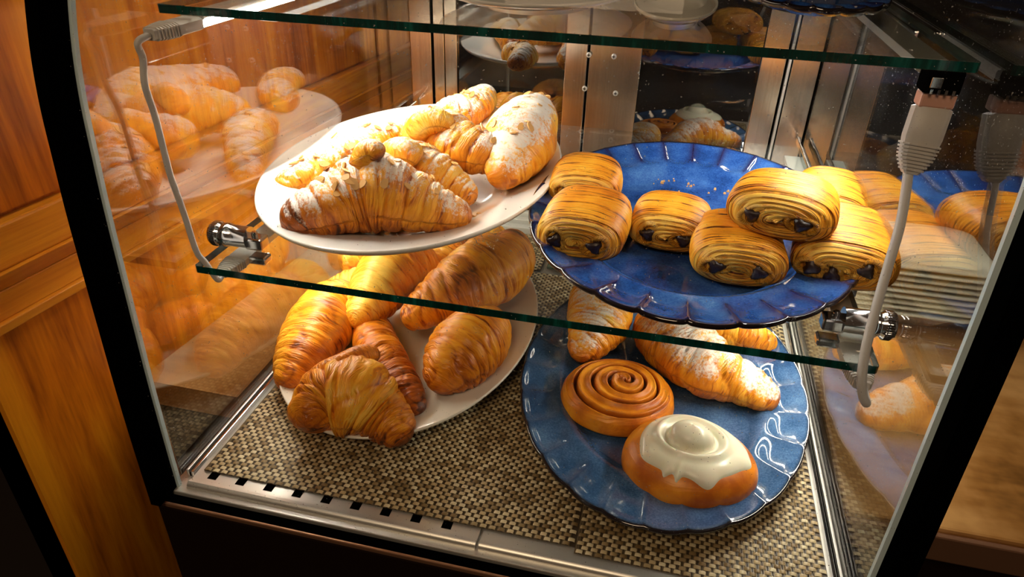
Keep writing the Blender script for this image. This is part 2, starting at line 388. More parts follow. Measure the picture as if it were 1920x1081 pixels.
for y0, y1, z1 in ((1.985, 2.012, .020), (2.028, 2.050, .028), (2.060, 2.082, .040)):
    bxo('door_track', (XL + .02, y0, -.0055), (XR - .02, y1, z1), M['white_metal'], case, bev=.002)

# ------------------------------------------------------------------ glass shelves, brackets and clamps
def shelf(x0, x1, y0, y1, z0, z1, label):
    t = thing('glass_shelf', label, 'shelf', ((x0+x1)/2, (y0+y1)/2, z0))
    c = .004
    V, F = box((x0 + .0011, y0 + .0011, z0), (x1 - .0011, y1 - .0011, z1)); put('glass_sheet', V, F, M['shelf'], t, smooth=False)
    V, F = join([box((x0 + c, y0, z0 + .0008), (x1 - c, y0 + .001, z1 - .0008)), box((x0, y0 + c, z0 + .0008), (x0 + .001, y1 - c, z1 - .0008)),
                 box((x1 - .001, y0 + c, z0 + .0008), (x1, y1 - c, z1 - .0008))])
    # chamfered corners
    V2 = [(x0, y0 + c, z0 + .0008), (x0 + c, y0, z0 + .0008), (x0 + c, y0, z1 - .0008), (x0, y0 + c, z1 - .0008), (x1 - c, y0, z0 + .0008), (x1, y0 + c, z0 + .0008), (x1, y0 + c, z1 - .0008), (x1 - c, y0, z1 - .0008)]
    V, F = join([(V, F), (V2, [(0, 1, 2, 3), (4, 5, 6, 7)])]); put('green_edge', V, F, M['edge'], t, smooth=False)
    return t
MS0, MS1 = .372, .387
shelf(-.785, .356, .930, 1.93, MS0, MS1, 'middle glass shelf with green edge carrying the white and blue plates')
TS0, TS1 = .798, .812
shelf(-.800, .372, 1.000, 1.93, TS0, TS1, 'upper glass shelf with dark green edge across the top of the case')

def bracket(side, z, y0, label):
    x = XL + .014 if side < 0 else XR - .016
    t = thing('shelf_bracket', label, 'bracket', (x, 2.08, z - .03))
    bxo('arm', (x - .005, y0, z - .022), (x + .005, 2.082, z - .001), M['chrome'], t, bev=.003)
    return t
bracket(-1, MS0, 1.20, 'left chrome arm carrying the middle glass shelf'); bracket(1, MS0, 1.20, 'right chrome arm carrying the middle glass shelf')
bracket(-1, TS0, 1.30, 'left chrome arm carrying the upper glass shelf'); bracket(1, TS0, 1.30, 'right chrome arm carrying the upper glass shelf')
def clamp(side, label):
    xw = XL + .002 if side < 0 else XR - .002; d = -side; y = 1.02; z = MS1 + .020
    t = thing('shelf_clamp', label, 'clamp', (xw + d*.05, y, MS1))
    n = 40; V = []; prof_ = [(0, .0), (.0, .0215), (.06, .0225), (.20, .0225), (.26, .0195), (.30, .0195), (.34, .0225), (.46, .0225), (.50, .0205), (1, .0205)]
    V, F = cyl((xw, y, z), (xw + d*.075, y, z), prof_[1:], 40); put('clamp_barrel', V, F, M['chrome'], t, sharp=35)
    ring = []
    for j in range(36):
        an = 2*PI*j/36; cy, cz = y + .0226*math.cos(an), z + .0226*math.sin(an)
        u = sorted((xw + d*.004, xw + d*.015)); ring.append(box((u[0], cy - .0011, cz - .0011), (u[1], cy + .0011, cz + .0011)))
    V, F = join(ring); put('knurled_ring', V, F, M['chrome'], t, smooth=False)
    u = sorted((xw + d*.070, xw + d*.105)); bxo('upper_jaw', (u[0], y - .014, MS1 + .0005), (u[1], y + .016, MS1 + .024), M['chrome'], t, bev=.004)
    bxo('lower_jaw', (u[0], y - .012, MS0 - .016), (u[1], y + .016, MS0 - .0005), M['chrome'], t, bev=.004)
    V, F = cyl((xw + d*.086, y, MS1 + .024), (xw + d*.086, y, MS1 + .034), [(0, .006), (.8, .006), (1, .004)], 16); put('set_screw', V, F, M['chrome'], t, sharp=35)
clamp(-1, 'chrome knurled clamp gripping the left edge of the middle shelf'); clamp(1, 'chrome knurled clamp gripping the right edge of the middle shelf')

# ------------------------------------------------------------------ LED lamps with ribbed plugs
def lamp(side, ztop, y0, y1, emit, label, bent=False, down=False):
    x = XL + .048 if side < 0 else XR - .052; d = -side
    t = thing('led_strip_lamp', label, 'lamp', (x, y0, ztop - .03))
    # housing cross-section (dx, dz); the lit face points down and inwards
    w_, h_ = .021, .022
    if side < 0 and not down: cs = [(-w_, 0), (w_, 0), (w_, -.006), (.002, -h_), (-w_, -h_)]; face = [(w_ + .0006, -.0065), (.0026, -h_ - .0004)]
    else: cs = [(-w_, 0), (w_, 0), (w_, -.012), (.002, -h_), (-w_, -h_)]; face = [(w_ - .004, -.0152), (-.012, -h_ - .0006)]
    V = [(x + d*a, y, ztop + b) for y in (y0, y1) for a, b in cs]; n = 5
    F = [(j, (j+1) % n, n+(j+1) % n, n+j) for j in range(n)] + [tuple(range(n))[::-1], tuple(range(n, 2*n))]
    put('housing', V, F, M['white_metal'], t, smooth=False)
    if side < 0 and not down:
        a, b = face; V = [(x + d*p[0], y, ztop + p[1]) for y in (y0 + .01, y1 - .01) for p in (a, b)] + [(x + d*(p[0] + .001), y, ztop + p[1] - .001) for y in (y0 + .01, y1 - .01) for p in (a, b)]
    else:
        V = [(x + d*p, y, ztop - h_ - .0004) for y in (y0 + .01, y1 - .01) for p in (-.016, .002)] + [(x + d*p, y, ztop - h_ - .0010) for y in (y0 + .01, y1 - .01) for p in (-.016, .002)]
    put('led_diffuser', V, [(0, 1, 3, 2), (4, 6, 7, 5), (0, 4, 5, 1), (2, 3, 7, 6), (0, 2, 6, 4), (1, 5, 7, 3)], emit, t, smooth=False)
    if bent: return t
    pl_ = plug((x, y0 - .001, ztop - .013), (x, y0 - .105, ztop - .013), t)
    return t
def plug(p0, p1, parent, w0=.020, w1=.011, th=.010):
    """tapering strain relief with raised ribs towards p1"""
    p0 = np.array(p0, float); p1 = np.array(p1, float); u = (p1 - p0); L = np.linalg.norm(u); u /= L
    a = np.cross(u, (0, 0, 1)) if abs(u[2]) < .8 else np.array([1., 0, 0]) - u * u[0]
    a /= np.linalg.norm(a); b = np.cross(u, a); V = []; prof_ = []
    for s, k_ in ((0, .80), (.02, 1.), (.45, 1.), (.75, .84), (.97, w1 / w0), (1., w1 / w0 * .8)):
        for sx, sy in ((-1, -.7), (-.7, -1), (.7, -1), (1, -.7), (1, .7), (.7, 1), (-.7, 1), (-1, .7)):
            V.append(p0 + u*L*s + a*sx*w0*k_ + b*sy*th*(.6 + .4*k_))
    o = put('plug', V, grid_faces(6, 8) + [tuple(range(8))[::-1], tuple(40 + j for j in range(8))], M['grey_plastic'], parent, sharp=35)
    rb = []
    for i in range(8):
        s = .55 + i*.053; k_ = (1. if s < .45 else 1 - .16*(s-.45)/.3 if s < .75 else .84 - (.84 - w1/w0)*(s-.75)/.22) * 1.10
        V = []
        for q in (0, .026):
            for sx, sy in ((-1, -.7), (-.7, -1), (.7, -1), (1, -.7), (1, .7), (.7, 1), (-.7, 1), (-1, .7)):
                V.append(p0 + u*L*(s+q) + a*sx*w0*k_ + b*sy*th*(.6 + .4*k_)*1.10)
        rb.append((V, grid_faces(2, 8) + [tuple(range(8))[::-1], tuple(8 + j for j in range(8))]))
    V, F = join(rb); put('plug_ribs', V, F, M['grey_plastic'], o, smooth=False)
    return o
lamp(-1, TS0 - .001, 1.02, 1.90, M['led_up'], 'lit LED strip under the upper shelf beside the wooden wall')
lamp(-1, MS0 - .001, 1.065, 1.90, M['led_low'], 'LED strip with ribbed plug under the left end of the middle shelf', down=True)
lamp(1, MS0 - .001, 1.020, 1.90, M['led_low'], 'LED strip with ribbed plug under the right end of the middle shelf')
tr_ = lamp(1, TS0 - .001, 1.06, 1.90, M['led_up'], 'pale LED strip under the right end of the upper shelf', bent=True)
xr = XR - .044
bxo('lamp_socket', (xr - .024, 1.022, TS0 - .034), (xr + .022, 1.058, TS0 - .004), M['black'], tr_, bev=.003)
bxo('metal_clip', (xr - .018, 1.018, TS0 - .026), (xr - .004, 1.0215, TS0 - .012), M['chrome'], tr_, bev=.001)
for q in range(4): bxo('contact', (xr - .016 + q*.009, 1.0185, TS0 - .0335), (xr - .0125 + q*.009, 1.0215, TS0 - .0275), M['chrome'], tr_)
pk = bxo('pink_collar', (xr - .022, 1.026, TS0 - .054), (xr + .022, 1.054, TS0 - .0345), M['pink_plastic'], tr_, bev=.003)
plug((xr, 1.040, TS0 - .055), (0.3385, 1.02, 0.6542), tr_, .0235, .0110, .014)
# added unseen strip under the case roof to brighten the upper shelf
lt = thing('led_strip_lamp', 'added fill strip out of view in the case roof, lighting the upper shelf', 'lamp', (-.735, 1.5, 1.10))
bxo('housing', (-.77, 1.10, 1.105), (-.70, 1.90, 1.121), M['white_metal'], lt); bxo('led_diffuser', (-.75, 1.12, 1.101), (-.72, 1.88, 1.1045), M['roof_fill'], lt)
xl = XL + .048; xr = XR - .052
V, F = tube([(xl, .915, TS0 - .014), (xl - .006, .895, TS0 - .022), (-0.764, 0.9025, 0.7519), (-0.768, 0.8984, 0.7137), (-0.772, 0.9082, 0.6659), (-0.773, 0.9107, 0.6048), (-0.773, 0.9121, 0.5637), (-0.773, 0.9222, 0.4928), (-0.77, 0.9269, 0.4197), (-0.765, 0.9366, 0.392), (xl, .945, MS0 - .018), (xl, .965, MS0 - .014)], .0052, 140, 12)
props(put('power_cable', V, F, M['cable'], loc=(xl, .93, MS0 - .02)), 'thin white cable hanging down the left side between the two shelf lamps', 'cable')
V, F = tube([(0.3356, 1.02, 0.6594), (0.3366, 1.012, 0.6452), (0.3369, 0.985, 0.5921), (0.3296, 0.955, 0.5388), (0.3223, 0.925, 0.485), (0.3179, 0.9, 0.437), (0.3202, 0.885, 0.3965), (0.329, 0.882, 0.3666), (0.3384, 0.886, 0.3505), (0.3371, 0.9, 0.354), (xr + .001, .912, MS0 - .020), (xr, .925, MS0 - .014)], .0068, 140, 12)
props(put('power_cable', V, F, M['cable'], loc=(xr, .93, MS0 - .05)), 'white cable hanging from the grey plug down the right side', 'cable')

# ------------------------------------------------------------------ woven placemats
def placemat(x0, x1, y0, y1, z, label, seed, rot=0.):
    r = random.Random(seed); t = thing('woven_placemat', label, 'placemat', ((x0+x1)/2, (y0+y1)/2, z))
    px, py = .0165, .0088; nx = int((x1-x0)/px); ny = int((y1-y0)/py); V = []; F = []; A = []
    cs = [(-.5, 0.0), (-.32, .75), (0, 1), (.32, .75), (.5, 0.0)]
    for j in range(ny):
        for i in range(nx):
            cx = x0 + (i + .5 + (.5 if j % 2 else 0)) * px; cy = y0 + (j + .5) * py
            if cx > x1 - px*.3: continue
            b = len(V); tn = r.random()
            for vy, q in ((-.47, .55), (0, 1), (.47, .55)):
                for ux, h in cs: V.append((cx + ux*px*.76, cy + vy*py*.92, z + .0022 + h*.0030*q)); A.append(tn)
            F += [(b + a_*5 + c_, b + a_*5 + c_ + 1, b + a_*5 + c_ + 6, b + a_*5 + c_ + 5) for a_ in range(2) for c_ in range(4)]
    o = put('weft_strands', V, F, M['weft'], t, attrs={'tone': A}); o['kind'] = 'stuff'
    P1 = []; P2 = []
    for i in range(nx*2):
        x = x0 + (i + .5) * px * .5
        (P1 if i % 2 else P2).append(box((x - .0034, y0, z + .0012), (x - .0004, y1, z + .0029))); P2.append(box((x + .0004, y0, z + .0012), (x + .0030, y1, z + .0027)))
    V, F = join(P1); o = put('warp_strands', V, F, M['warp'], t, smooth=False); o['kind'] = 'stuff'
    V, F = join(P2); o = put('warp_strands', V, F, M['warp_light'], t, smooth=False); o['kind'] = 'stuff'
    bxo('backing', (x0, y0 + .001, z), (x1, y1, z + .0011), M['warp'], t)
placemat(-.772, -.052, .812, 1.74, .0026, 'beige and brown woven mat under the white plate of plain croissants', 1)
placemat(-.054, .366, .800, 1.97, .0026, 'woven mat under the blue plate with the iced bun', 2)
placemat(-.772, -.30, 1.75, 1.975, .0026, 'strip of woven mat at the back left, by the door tracks', 3)

# ------------------------------------------------------------------ plates
def oval_plate(cx, cy, rx, ry, z0, h, mat, label, name='oval_plate', tilt=0., th=.010, group=None):
    pr = [(0, .012), (.30, .012), (.55, .013), (.66, .018), (.74, .030), (.86, .72*h), (.96, .93*h), (.99, .985*h), (1.0, h), (1.004, h - .004), (.985, .80*h), (.86, .55*h), (.74, .016), (.60, .006), (.57, .0), (.53, .0), (.51, .006), (0, .006)]
    m = 128; V = []
    for s, z in pr:
        for j in range(m): an = 2*PI*j/m; V.append((cx + rx*s*math.cos(an), cy + ry*s*math.sin(an), z0 + z + tilt*s*math.sin(an)))
    o = put(name, V, grid_faces(len(pr), m), mat, loc=(cx, cy, z0)); return props(o, label, 'plate', group)
def smoothstep(a, b, x): t = np.clip((x - a)/(b - a), 0, 1); return t*t*(3 - 2*t)
def fluted_plate(cx, cy, rx, ry, z0, h, mat, label, NF=26, ph=0.):
    m = NF*14; s_ = np.r_[np.linspace(0, .6, 8), np.linspace(.64, .78, 9), np.linspace(.79, .985, 18), [.994, 1.0]]
    an = np.linspace(0, 2*PI, m, endpoint=False); U, A = np.meshgrid(s_, an, indexing='ij')
    pet = np.abs(np.cos(NF/2*A + ph)) ** .45; scoop = pet * smoothstep(.735 - .03*0, .84, U + .05*(pet - 1)) 
    zb = .012 + (h*.42)*smoothstep(.62, .74, U) + (h*.58 - .012)*smoothstep(.74, 1.02, U)**.9
    lip = smoothstep(.93, 1., U)
    Z = zb - .0080*scoop*(1 - .80*lip) - .0012*pet*lip
    rad = U * (1 + .009*(pet - .5)*smoothstep(.8, 1, U))
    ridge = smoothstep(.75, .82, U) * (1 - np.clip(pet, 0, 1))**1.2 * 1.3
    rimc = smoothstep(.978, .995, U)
    top = np.stack([cx + rx*rad*np.cos(A), cy + ry*rad*np.sin(A), z0 + Z], -1)
    V = [top.reshape(-1, 3)]; rims = [rimc.ravel()]; rd = [np.clip(ridge, 0, 1).ravel()]
    # underside rings from rim inwards
    for s, dz, zz in ((1.004, -.006, None), (.985, -.012, None), (.86, None, .5*h), (.72, None, .012), (.60, None, .006), (.58, None, 0), (.53, None, 0), (.51, None, .006), (0, None, .006)):
        pe = np.abs(np.cos(NF/2*an + ph)) ** .45
        if zz is None: z = Z[-1] + dz; r = s*(1 + .009*(pe - .5))
        else: z = np.full(m, zz); r = np.full(m, s)
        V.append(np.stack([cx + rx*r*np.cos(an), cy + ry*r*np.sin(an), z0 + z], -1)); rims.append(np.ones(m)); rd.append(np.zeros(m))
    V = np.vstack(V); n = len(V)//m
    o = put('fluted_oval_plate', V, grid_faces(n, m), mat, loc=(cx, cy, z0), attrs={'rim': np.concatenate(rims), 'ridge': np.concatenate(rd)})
    return props(o, label, 'plate')
oval_plate(-.522, 1.392, .308, .446, MS1 + .0003, .062, M['porcelain'], 'white oval plate of sugared almond croissants on the middle shelf', th=.01)
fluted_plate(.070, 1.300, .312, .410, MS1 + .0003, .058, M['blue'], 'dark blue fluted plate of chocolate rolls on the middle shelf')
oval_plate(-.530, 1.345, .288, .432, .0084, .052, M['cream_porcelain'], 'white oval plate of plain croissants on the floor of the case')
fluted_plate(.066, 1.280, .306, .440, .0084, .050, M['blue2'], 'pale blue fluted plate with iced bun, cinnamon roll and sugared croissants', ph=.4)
# on the upper shelf
oval_plate(-.240, 1.24, .160, .220, TS1 + .0003, .030, M['porcelain'], 'white oval plate at the top centre of the photo on the upper shelf')
V, F = cyl((-.240, 1.20, TS1 + .0125), (-.240, 1.20, TS1 + .085), [(0, .09), (.12, .105), (.3, .120), (.6, .124), (.92, .115), (1, .09)], 48)
props(put('glazed_cake', V, F, M['maroon'], loc=(-.240, 1.20, TS1 + .0125), sharp=50), 'dark red glazed cake on the upper white plate', 'cake')
oval_plate(-.012, 1.17, .062, .17, TS1 + .0003, .028, M['cream_porcelain'], 'small white dish right of the dark red cake', name='small_dish')
fluted_plate(.210, 1.42, .130, .24, TS1 + .0003, .030, M['blue'], 'dark blue plate at the right of the upper shelf', NF=20)

# ------------------------------------------------------------------ pastry builders
def pastry_tube(ctrl, seed, n=190, m=72, lobes=True, flat=.80, amp=.12, toast=.0, sugar=0., tips=.22, burn=None):
    """rolled laminated dough swept along ctrl points (x, y, z, r); returns V, F, attrs, uv"""
    rs = np.random.RandomState(seed); P, L = catmull(ctrl, n + 1)
    T = np.gradient(P[:, :3], axis=0); T /= np.linalg.norm(T, axis=1)[:, None] + 1e-9
    arc = np.r_[0, np.cumsum(np.linalg.norm(np.diff(P[:, :3], axis=0), axis=1))]; L = arc[-1]
    th = np.linspace(0, 2*PI, m, endpoint=False)
    cap0, cap1 = ctrl[0][3]*.8, ctrl[-1][3]*.8
    c0 = np.clip(arc/cap0, 0, 1); c1 = np.clip((L-arc)/cap1, 0, 1)
    cap = np.sqrt(np.clip(1-(1-c0)**2, 0, 1))*np.sqrt(np.clip(1-(1-c1)**2, 0, 1))
    s = arc/L; Sg, Th = np.meshgrid(s, th, indexing='ij')
    u = np.abs(2*Sg - 1)
    slant = .045*np.sin(Th + rs.uniform(0, 6)) + .03*wob(seed+1, np.cos(Th), np.sin(Th), Sg*2, fmax=2.5)
    uu = u + slant*(.4 + u)
    B = np.sort(np.array([.17, .36, .53, .68, .82, .93]) + rs.uniform(-.03, .03, 6)); Bx = np.r_[-.05, B, 1.12]
    idx = np.clip(np.searchsorted(Bx, uu.ravel()) - 1, 0, len(Bx)-2).reshape(uu.shape)
    fr = (uu - Bx[idx])/(Bx[idx+1] - Bx[idx]); fr = np.clip(fr, 0, 1)
    bulge = np.sin(PI*np.clip(.12 + .86*fr, 0, 1))**.6
    edge = np.exp(-((fr - .93)/.06)**2) + .7*np.exp(-(fr/.05)**2)
    rr = P[:, 3][:, None]*cap[:, None]*np.ones_like(Sg)
    mod = 1 + (amp*(bulge - .75) if lobes else 0)
    mod = mod + .026*wob(seed+2, Sg*9, np.cos(Th)*2, np.sin(Th)*2, fmax=2.2) + .065*wob(seed+3, Sg*3, np.cos(Th), np.sin(Th), fmax=2.)
    fl_ = np.abs(wob(seed+9, Sg*16, np.cos(Th)*1.2, np.sin(Th)*1.2, fmax=2.2)); mod = mod - .045*np.exp(-(fl_/.16)**2)*lobes
    strat = np.sin((Sg*L*620 + 2.2*wob(seed+4, Sg*6, np.cos(Th)*1.5, np.sin(Th)*1.5, fmax=2.)))
    mod = mod + .014*strat*(.5 + .5*wob(seed+5, Sg*14, np.cos(Th), np.sin(Th), fmax=2.5))
    rr = rr*mod
    V = np.zeros((n+1, m, 3)); zmin = None
    for i in range(n+1):
        t = T[i]; a = np.cross(t, (0, 0, 1.)); la = np.linalg.norm(a)
        a = a/la if la > 1e-3 else np.array([1., 0, 0]); b = np.cross(a, t)
        sz = np.where(np.sin(th) < 0, flat, 1.0)
        V[i] = P[i, :3] + rr[i][:, None]*(np.cos(th)[:, None]*a + (np.sin(th)*sz)[:, None]*b)
    to = toast + tips*smoothstep(.80, 1., u) + (.24*edge if lobes else 0)*(.6 + .5*wob(seed+6, Sg*5, np.cos(Th), np.sin(Th), fmax=2.)) - .08*(1 - np.clip(bulge, 0, 1)) + .10*wob(seed+7, Sg*3, np.cos(Th), np.sin(Th), fmax=2)
    to = to + .20*np.exp(-(fl_/.10)**2)*lobes + (rs.uniform(-.11, .13, 16)[idx + 7*(Sg > .5)] if lobes else 0)
    if burn: dd = (Th - burn[1] + PI) % (2*PI) - PI; to = to + .75*np.exp(-((Sg - burn[0])/burn[2])**2 - (dd/burn[3])**2)
    uv = np.stack([Sg*L, Th/(2*PI)], -1).reshape(-1, 2)
    return V.reshape(-1, 3), grid_faces(n+1, m), {'toast': to.ravel(), 'sugar': np.full(to.size, float(sugar))}, uv
def merge(parts):
    V = np.vstack([p[0] for p in parts]); F = []; o = 0
    for p in parts: F += [tuple(i + o for i in f) for f in p[1]]; o += len(p[0])
    at = {k_: np.concatenate([p[2][k_] for p in parts]) for k_ in parts[0][2]}
    return V, F, at, np.vstack([p[3] for p in parts])
def croissant(ctrl, seed, label, group, sugar=0., toast=0., mat='plain_pastry', horn=None, flakes=0, floor=None, name='croissant', **kw):
    parts = [pastry_tube(ctrl, seed, toast=toast, sugar=sugar, **kw)]
    V, F, at, uv = parts[0]
    if floor is not None: V[:, 2] = np.where(V[:, 2] < floor, floor + (V[:, 2] - floor)*.02, V[:, 2])
    zc = V[:, 2].min(); c = np.array([V[:, 0].mean(), V[:, 1].mean(), zc])
    o = put(name, V, F, M[mat], loc=c, attrs=at, uv=uv); props(o, label, 'pastry', group)
    if horn:
        hV, hF, hat, huv = pastry_tube(horn, seed + 50, n=60, m=40, lobes=False, toast=toast + .05, sugar=sugar*.9, tips=.62)
        put('dough_flap', hV, hF, M[mat], o, attrs=hat, uv=huv)
    if flakes:
        r = random.Random(seed); Vn = V.reshape(-1, 72, 3); fl = []
        for _ in range(flakes):
            i = r.randint(25, 165); j = r.randint(8, 28); p = Vn[i, j]; q = Vn[i+1, j] - p; q2 = Vn[i, j+1] - p
            q = q/np.linalg.norm(q); nn = np.cross(q, q2); nn /= np.linalg.norm(nn); cc = V.mean(0)
            if nn @ (p - P0(Vn, i)) < 0: nn = -nn
            s2 = np.cross(nn, q); an = r.uniform(0, 6.3); e1 = q*math.cos(an) + s2*math.sin(an); e2 = np.cross(nn, e1)
            a_, b_ = r.uniform(.008, .0125), r.uniform(.005, .008); ring = []
            for lay in (.0004, .0032):
                for k_ in range(8):
                    t_ = 2*PI*k_/8; ring.append(p + nn*(lay + .0015*math.cos(t_)) + e1*a_*math.cos(t_)*(1 + .25*math.cos(t_)) + e2*b_*math.sin(t_))
            fl.append((ring, grid_faces(2, 8) + [tuple(range(8))[::-1], tuple(range(8, 16))]))
        V2, F2 = join(fl); f = put('almond_flakes', V2, F2, M['almond'], o, smooth=False); f['kind'] = 'stuff'
    return o
def P0(Vn, i): return Vn[i].mean(0)

GU = 'sugared almond croissants on the white plate'
UP = MS1 + .014
A_ = [(-0.6583, 1.043, 0.4325, 0.0335), (-0.6325, 1.046, 0.4423, 0.0451), (-0.5971, 1.069, 0.4526, 0.0572), (-0.5597, 1.106, 0.4632, 0.072), (-0.515, 1.128, 0.4704, 0.0805), (-0.464, 1.141, 0.4604, 0.0687), (-0.4178, 1.15, 0.4469, 0.0528), (-0.3796, 1.163, 0.435, 0.0389), (-0.3595, 1.192, 0.4215, 0.023)]
croissant(A_, 11, 'large sugared croissant with upright dough tip at the front of the white plate', GU, .92, .10, 'sugar_pastry', burn=(.0, 3.6, .17, 4.),
          horn=[(-0.506, 1.112, 0.473, 0.060), (-0.512, 1.110, 0.508, 0.050), (-0.518, 1.110, 0.538, 0.035), (-0.514, 1.106, 0.561, 0.025), (-0.498, 1.102, 0.569, 0.019), (-0.484, 1.098, 0.560, 0.013)], flakes=26)
croissant([(-0.7821, 1.225, 0.4194, 0.0169), (-0.7645, 1.229, 0.426, 0.0247), (-0.7317, 1.262, 0.4349, 0.0352), (-0.6965, 1.319, 0.4446, 0.0466), (-0.6585, 1.391, 0.452, 0.0553), (-0.6294, 1.477, 0.4477, 0.0502), (-0.6138, 1.558, 0.4362, 0.0367)], 12,
          'sugared croissant at the left edge of the white plate, mostly behind the largest one', GU, .95, .02, 'sugar_pastry', flakes=14)
croissant([(-0.5695, 1.343, 0.4535, 0.0394), (-0.5151, 1.298, 0.4674, 0.0558), (-0.4636, 1.275, 0.4634, 0.057), (-0.4192, 1.271, 0.449, 0.0459), (-0.382, 1.268, 0.4337, 0.0338), (-0.3587, 1.269, 0.4217, 0.0197)], 13,
          'sugared croissant with arched flap in the middle of the white plate', GU, .92, .06, 'sugar_pastry',
          horn=[(-0.5703, 1.275, 0.4428, 0.0268), (-0.5382, 1.252, 0.4957, 0.0302), (-0.4938, 1.229, 0.5249, 0.0293), (-0.4675, 1.236, 0.5033, 0.0274)], flakes=12)
croissant([(-0.5915, 1.518, 0.446, 0.0306), (-0.5535, 1.49, 0.4743, 0.0522), (-0.489, 1.434, 0.4887, 0.0691), (-0.4268, 1.396, 0.4833, 0.0627), (-0.3788, 1.392, 0.4751, 0.0531), (-0.3475, 1.405, 0.4617, 0.0372), (-0.3356, 1.426, 0.4481, 0.0213)], 14,
          'golden croissant lying across the plate with its coiled tip toward the big sugary one', GU, .84, .04, 'sugar_pastry', horn=[(-0.5217, 1.363, 0.5034, 0.0275), (-0.5052, 1.368, 0.535, 0.0295), (-0.4749, 1.378, 0.5431, 0.0272), (-0.4445, 1.393, 0.5275, 0.0206)], flakes=10)
croissant([(-0.5172, 1.916, 0.4558, 0.0304), (-0.5074, 1.835, 0.4573, 0.0439), (-0.5214, 1.768, 0.4512, 0.0485), (-0.5603, 1.735, 0.4484, 0.0452), (-0.6041, 1.732, 0.4366, 0.0312)], 15,
          'small knobbly sugared croissant at the back of the white plate', GU, .98, .0, 'sugar_pastry', flakes=8)
croissant([(-0.3506, 1.823, 0.4515, 0.0488), (-0.3295, 1.643, 0.4724, 0.0734), (-0.3166, 1.489, 0.4797, 0.082), (-0.3187, 1.405, 0.4651, 0.0648), (-0.325, 1.354, 0.4466, 0.0431), (-0.3366, 1.346, 0.4244, 0.0228)], 16,
          'broad croissant white with sugar at the right edge of the white plate', GU, 1.04, .02, 'sugar_pastry', flakes=16)

GL = 'plain croissants on the lower white plate'
croissant([(-0.7359, 1.386, 0.0614, 0.0464), (-0.7306, 1.294, 0.0815, 0.07), (-0.7171, 1.201, 0.0869, 0.0764), (-0.7097, 1.117, 0.0762, 0.0638), (-0.7129, 1.056, 0.0591, 0.0437), (-0.7242, 1.023, 0.0473, 0.0204)], 21,
          'pale golden croissant at the left of the lower white plate, tip pointing down', GL, 0, .0)
croissant([(-0.5917, 0.8926, 0.0842, 0.0285), (-0.5926, 0.9297, 0.086, 0.0541), (-0.5666, 0.964, 0.0946, 0.076), (-0.517, 0.973, 0.098, 0.08), (-0.4688, 0.9709, 0.072, 0.0612), (-0.4283, 0.9559, 0.0555, 0.0418), (-0.4047, 0.95, 0.0413, 0.0251)], 22,
          'brown croissant hanging over the front rim of the lower white plate', GL, 0, .19,
          horn=[(-0.6247, 0.969, 0.108, 0.0212), (-0.5873, 0.9877, 0.1415, 0.0253), (-0.5571, 1.018, 0.1517, 0.0256), (-0.5318, 1.059, 0.1485, 0.0218), (-0.5194, 1.082, 0.1294, 0.0111)])
croissant([(-0.6244, 1.294, 0.0585, 0.0335), (-0.5966, 1.23, 0.0701, 0.0471), (-0.5532, 1.165, 0.0755, 0.0535), (-0.5017, 1.115, 0.0632, 0.0485), (-0.4576, 1.063, 0.0581, 0.0425), (-0.4271, 1.033, 0.0463, 0.0286), (-0.4159, 1.023, 0.0369, 0.0175)], 23,
          'dark ridged croissant between the front croissant and the pointed oval one', GL, 0, .24)
croissant([(-0.3504, 1.393, 0.0511, 0.0342), (-0.3471, 1.295, 0.077, 0.0647), (-0.3592, 1.204, 0.0923, 0.0827), (-0.3781, 1.146, 0.0826, 0.0713), (-0.3953, 1.116, 0.0627, 0.0479), (-0.4059, 1.103, 0.0433, 0.0251)], 24,
          'pointed oval croissant with its dark tip toward us, right on the lower white plate', GL, 0, .18)
croissant([(-0.6261, 1.201, 0.1106, 0.0242), (-0.6261, 1.235, 0.1155, 0.0418), (-0.6232, 1.304, 0.124, 0.0635), (-0.6158, 1.381, 0.1348, 0.0762), (-0.5957, 1.453, 0.1324, 0.0734), (-0.5722, 1.538, 0.1035, 0.0512)], 25,
          'yellow croissant at the upper left of the pile, crossing the shelf edge', GL, 0, -.10)
croissant([(-0.376, 1.754, 0.084, 0.04), (-0.3684, 1.614, 0.1135, 0.0748), (-0.3877, 1.479, 0.1422, 0.0967), (-0.4246, 1.383, 0.1443, 0.0874), (-0.4717, 1.329, 0.1237, 0.0632), (-0.509, 1.282, 0.106, 0.0424), (-0.5364, 1.268, 0.0891, 0.0225)], 26,
          'big croissant on top of the pile with a dark burnt patch', GL, 0, .14, burn=(.24, 1.7, .06, .5))
croissant([(-0.7613, 1.638, 0.0612, 0.0367), (-0.7739, 1.582, 0.0706, 0.0477), (-0.7947, 1.55, 0.0676, 0.0442), (-0.8197, 1.545, 0.0527, 0.0267)], 27,
          'coiled croissant end peeping out at the back left of the lower plate', GL, 0, -.06)
croissant([(-0.5088, 1.673, 0.0884, 0.0451), (-0.5245, 1.599, 0.1019, 0.0611), (-0.543, 1.548, 0.0961, 0.0542), (-0.5616, 1.53, 0.0767, 0.0314)], 28,
          'rounded croissant end behind the big topmost croissant', GL, 0, .03)
croissant([(-0.5695, 1.764, 0.0569, 0.0317), (-0.5097, 1.729, 0.0773, 0.0556), (-0.4466, 1.732, 0.0797, 0.0584), (-0.4079, 1.77, 0.0593, 0.0344)], 29,
          'croissant at the far back of the lower plate just under the upper plate', GL, 0, -.02)
croissant([(-0.8102, 1.418, 0.0417, 0.0196), (-0.7835, 1.422, 0.0535, 0.0335), (-0.7414, 1.437, 0.063, 0.0447), (-0.6923, 1.455, 0.0607, 0.0421), (-0.6584, 1.479, 0.0443, 0.0227)], 30,
          'pale croissant tucked under the yellow one at the left of the pile', GL, 0, -.16)

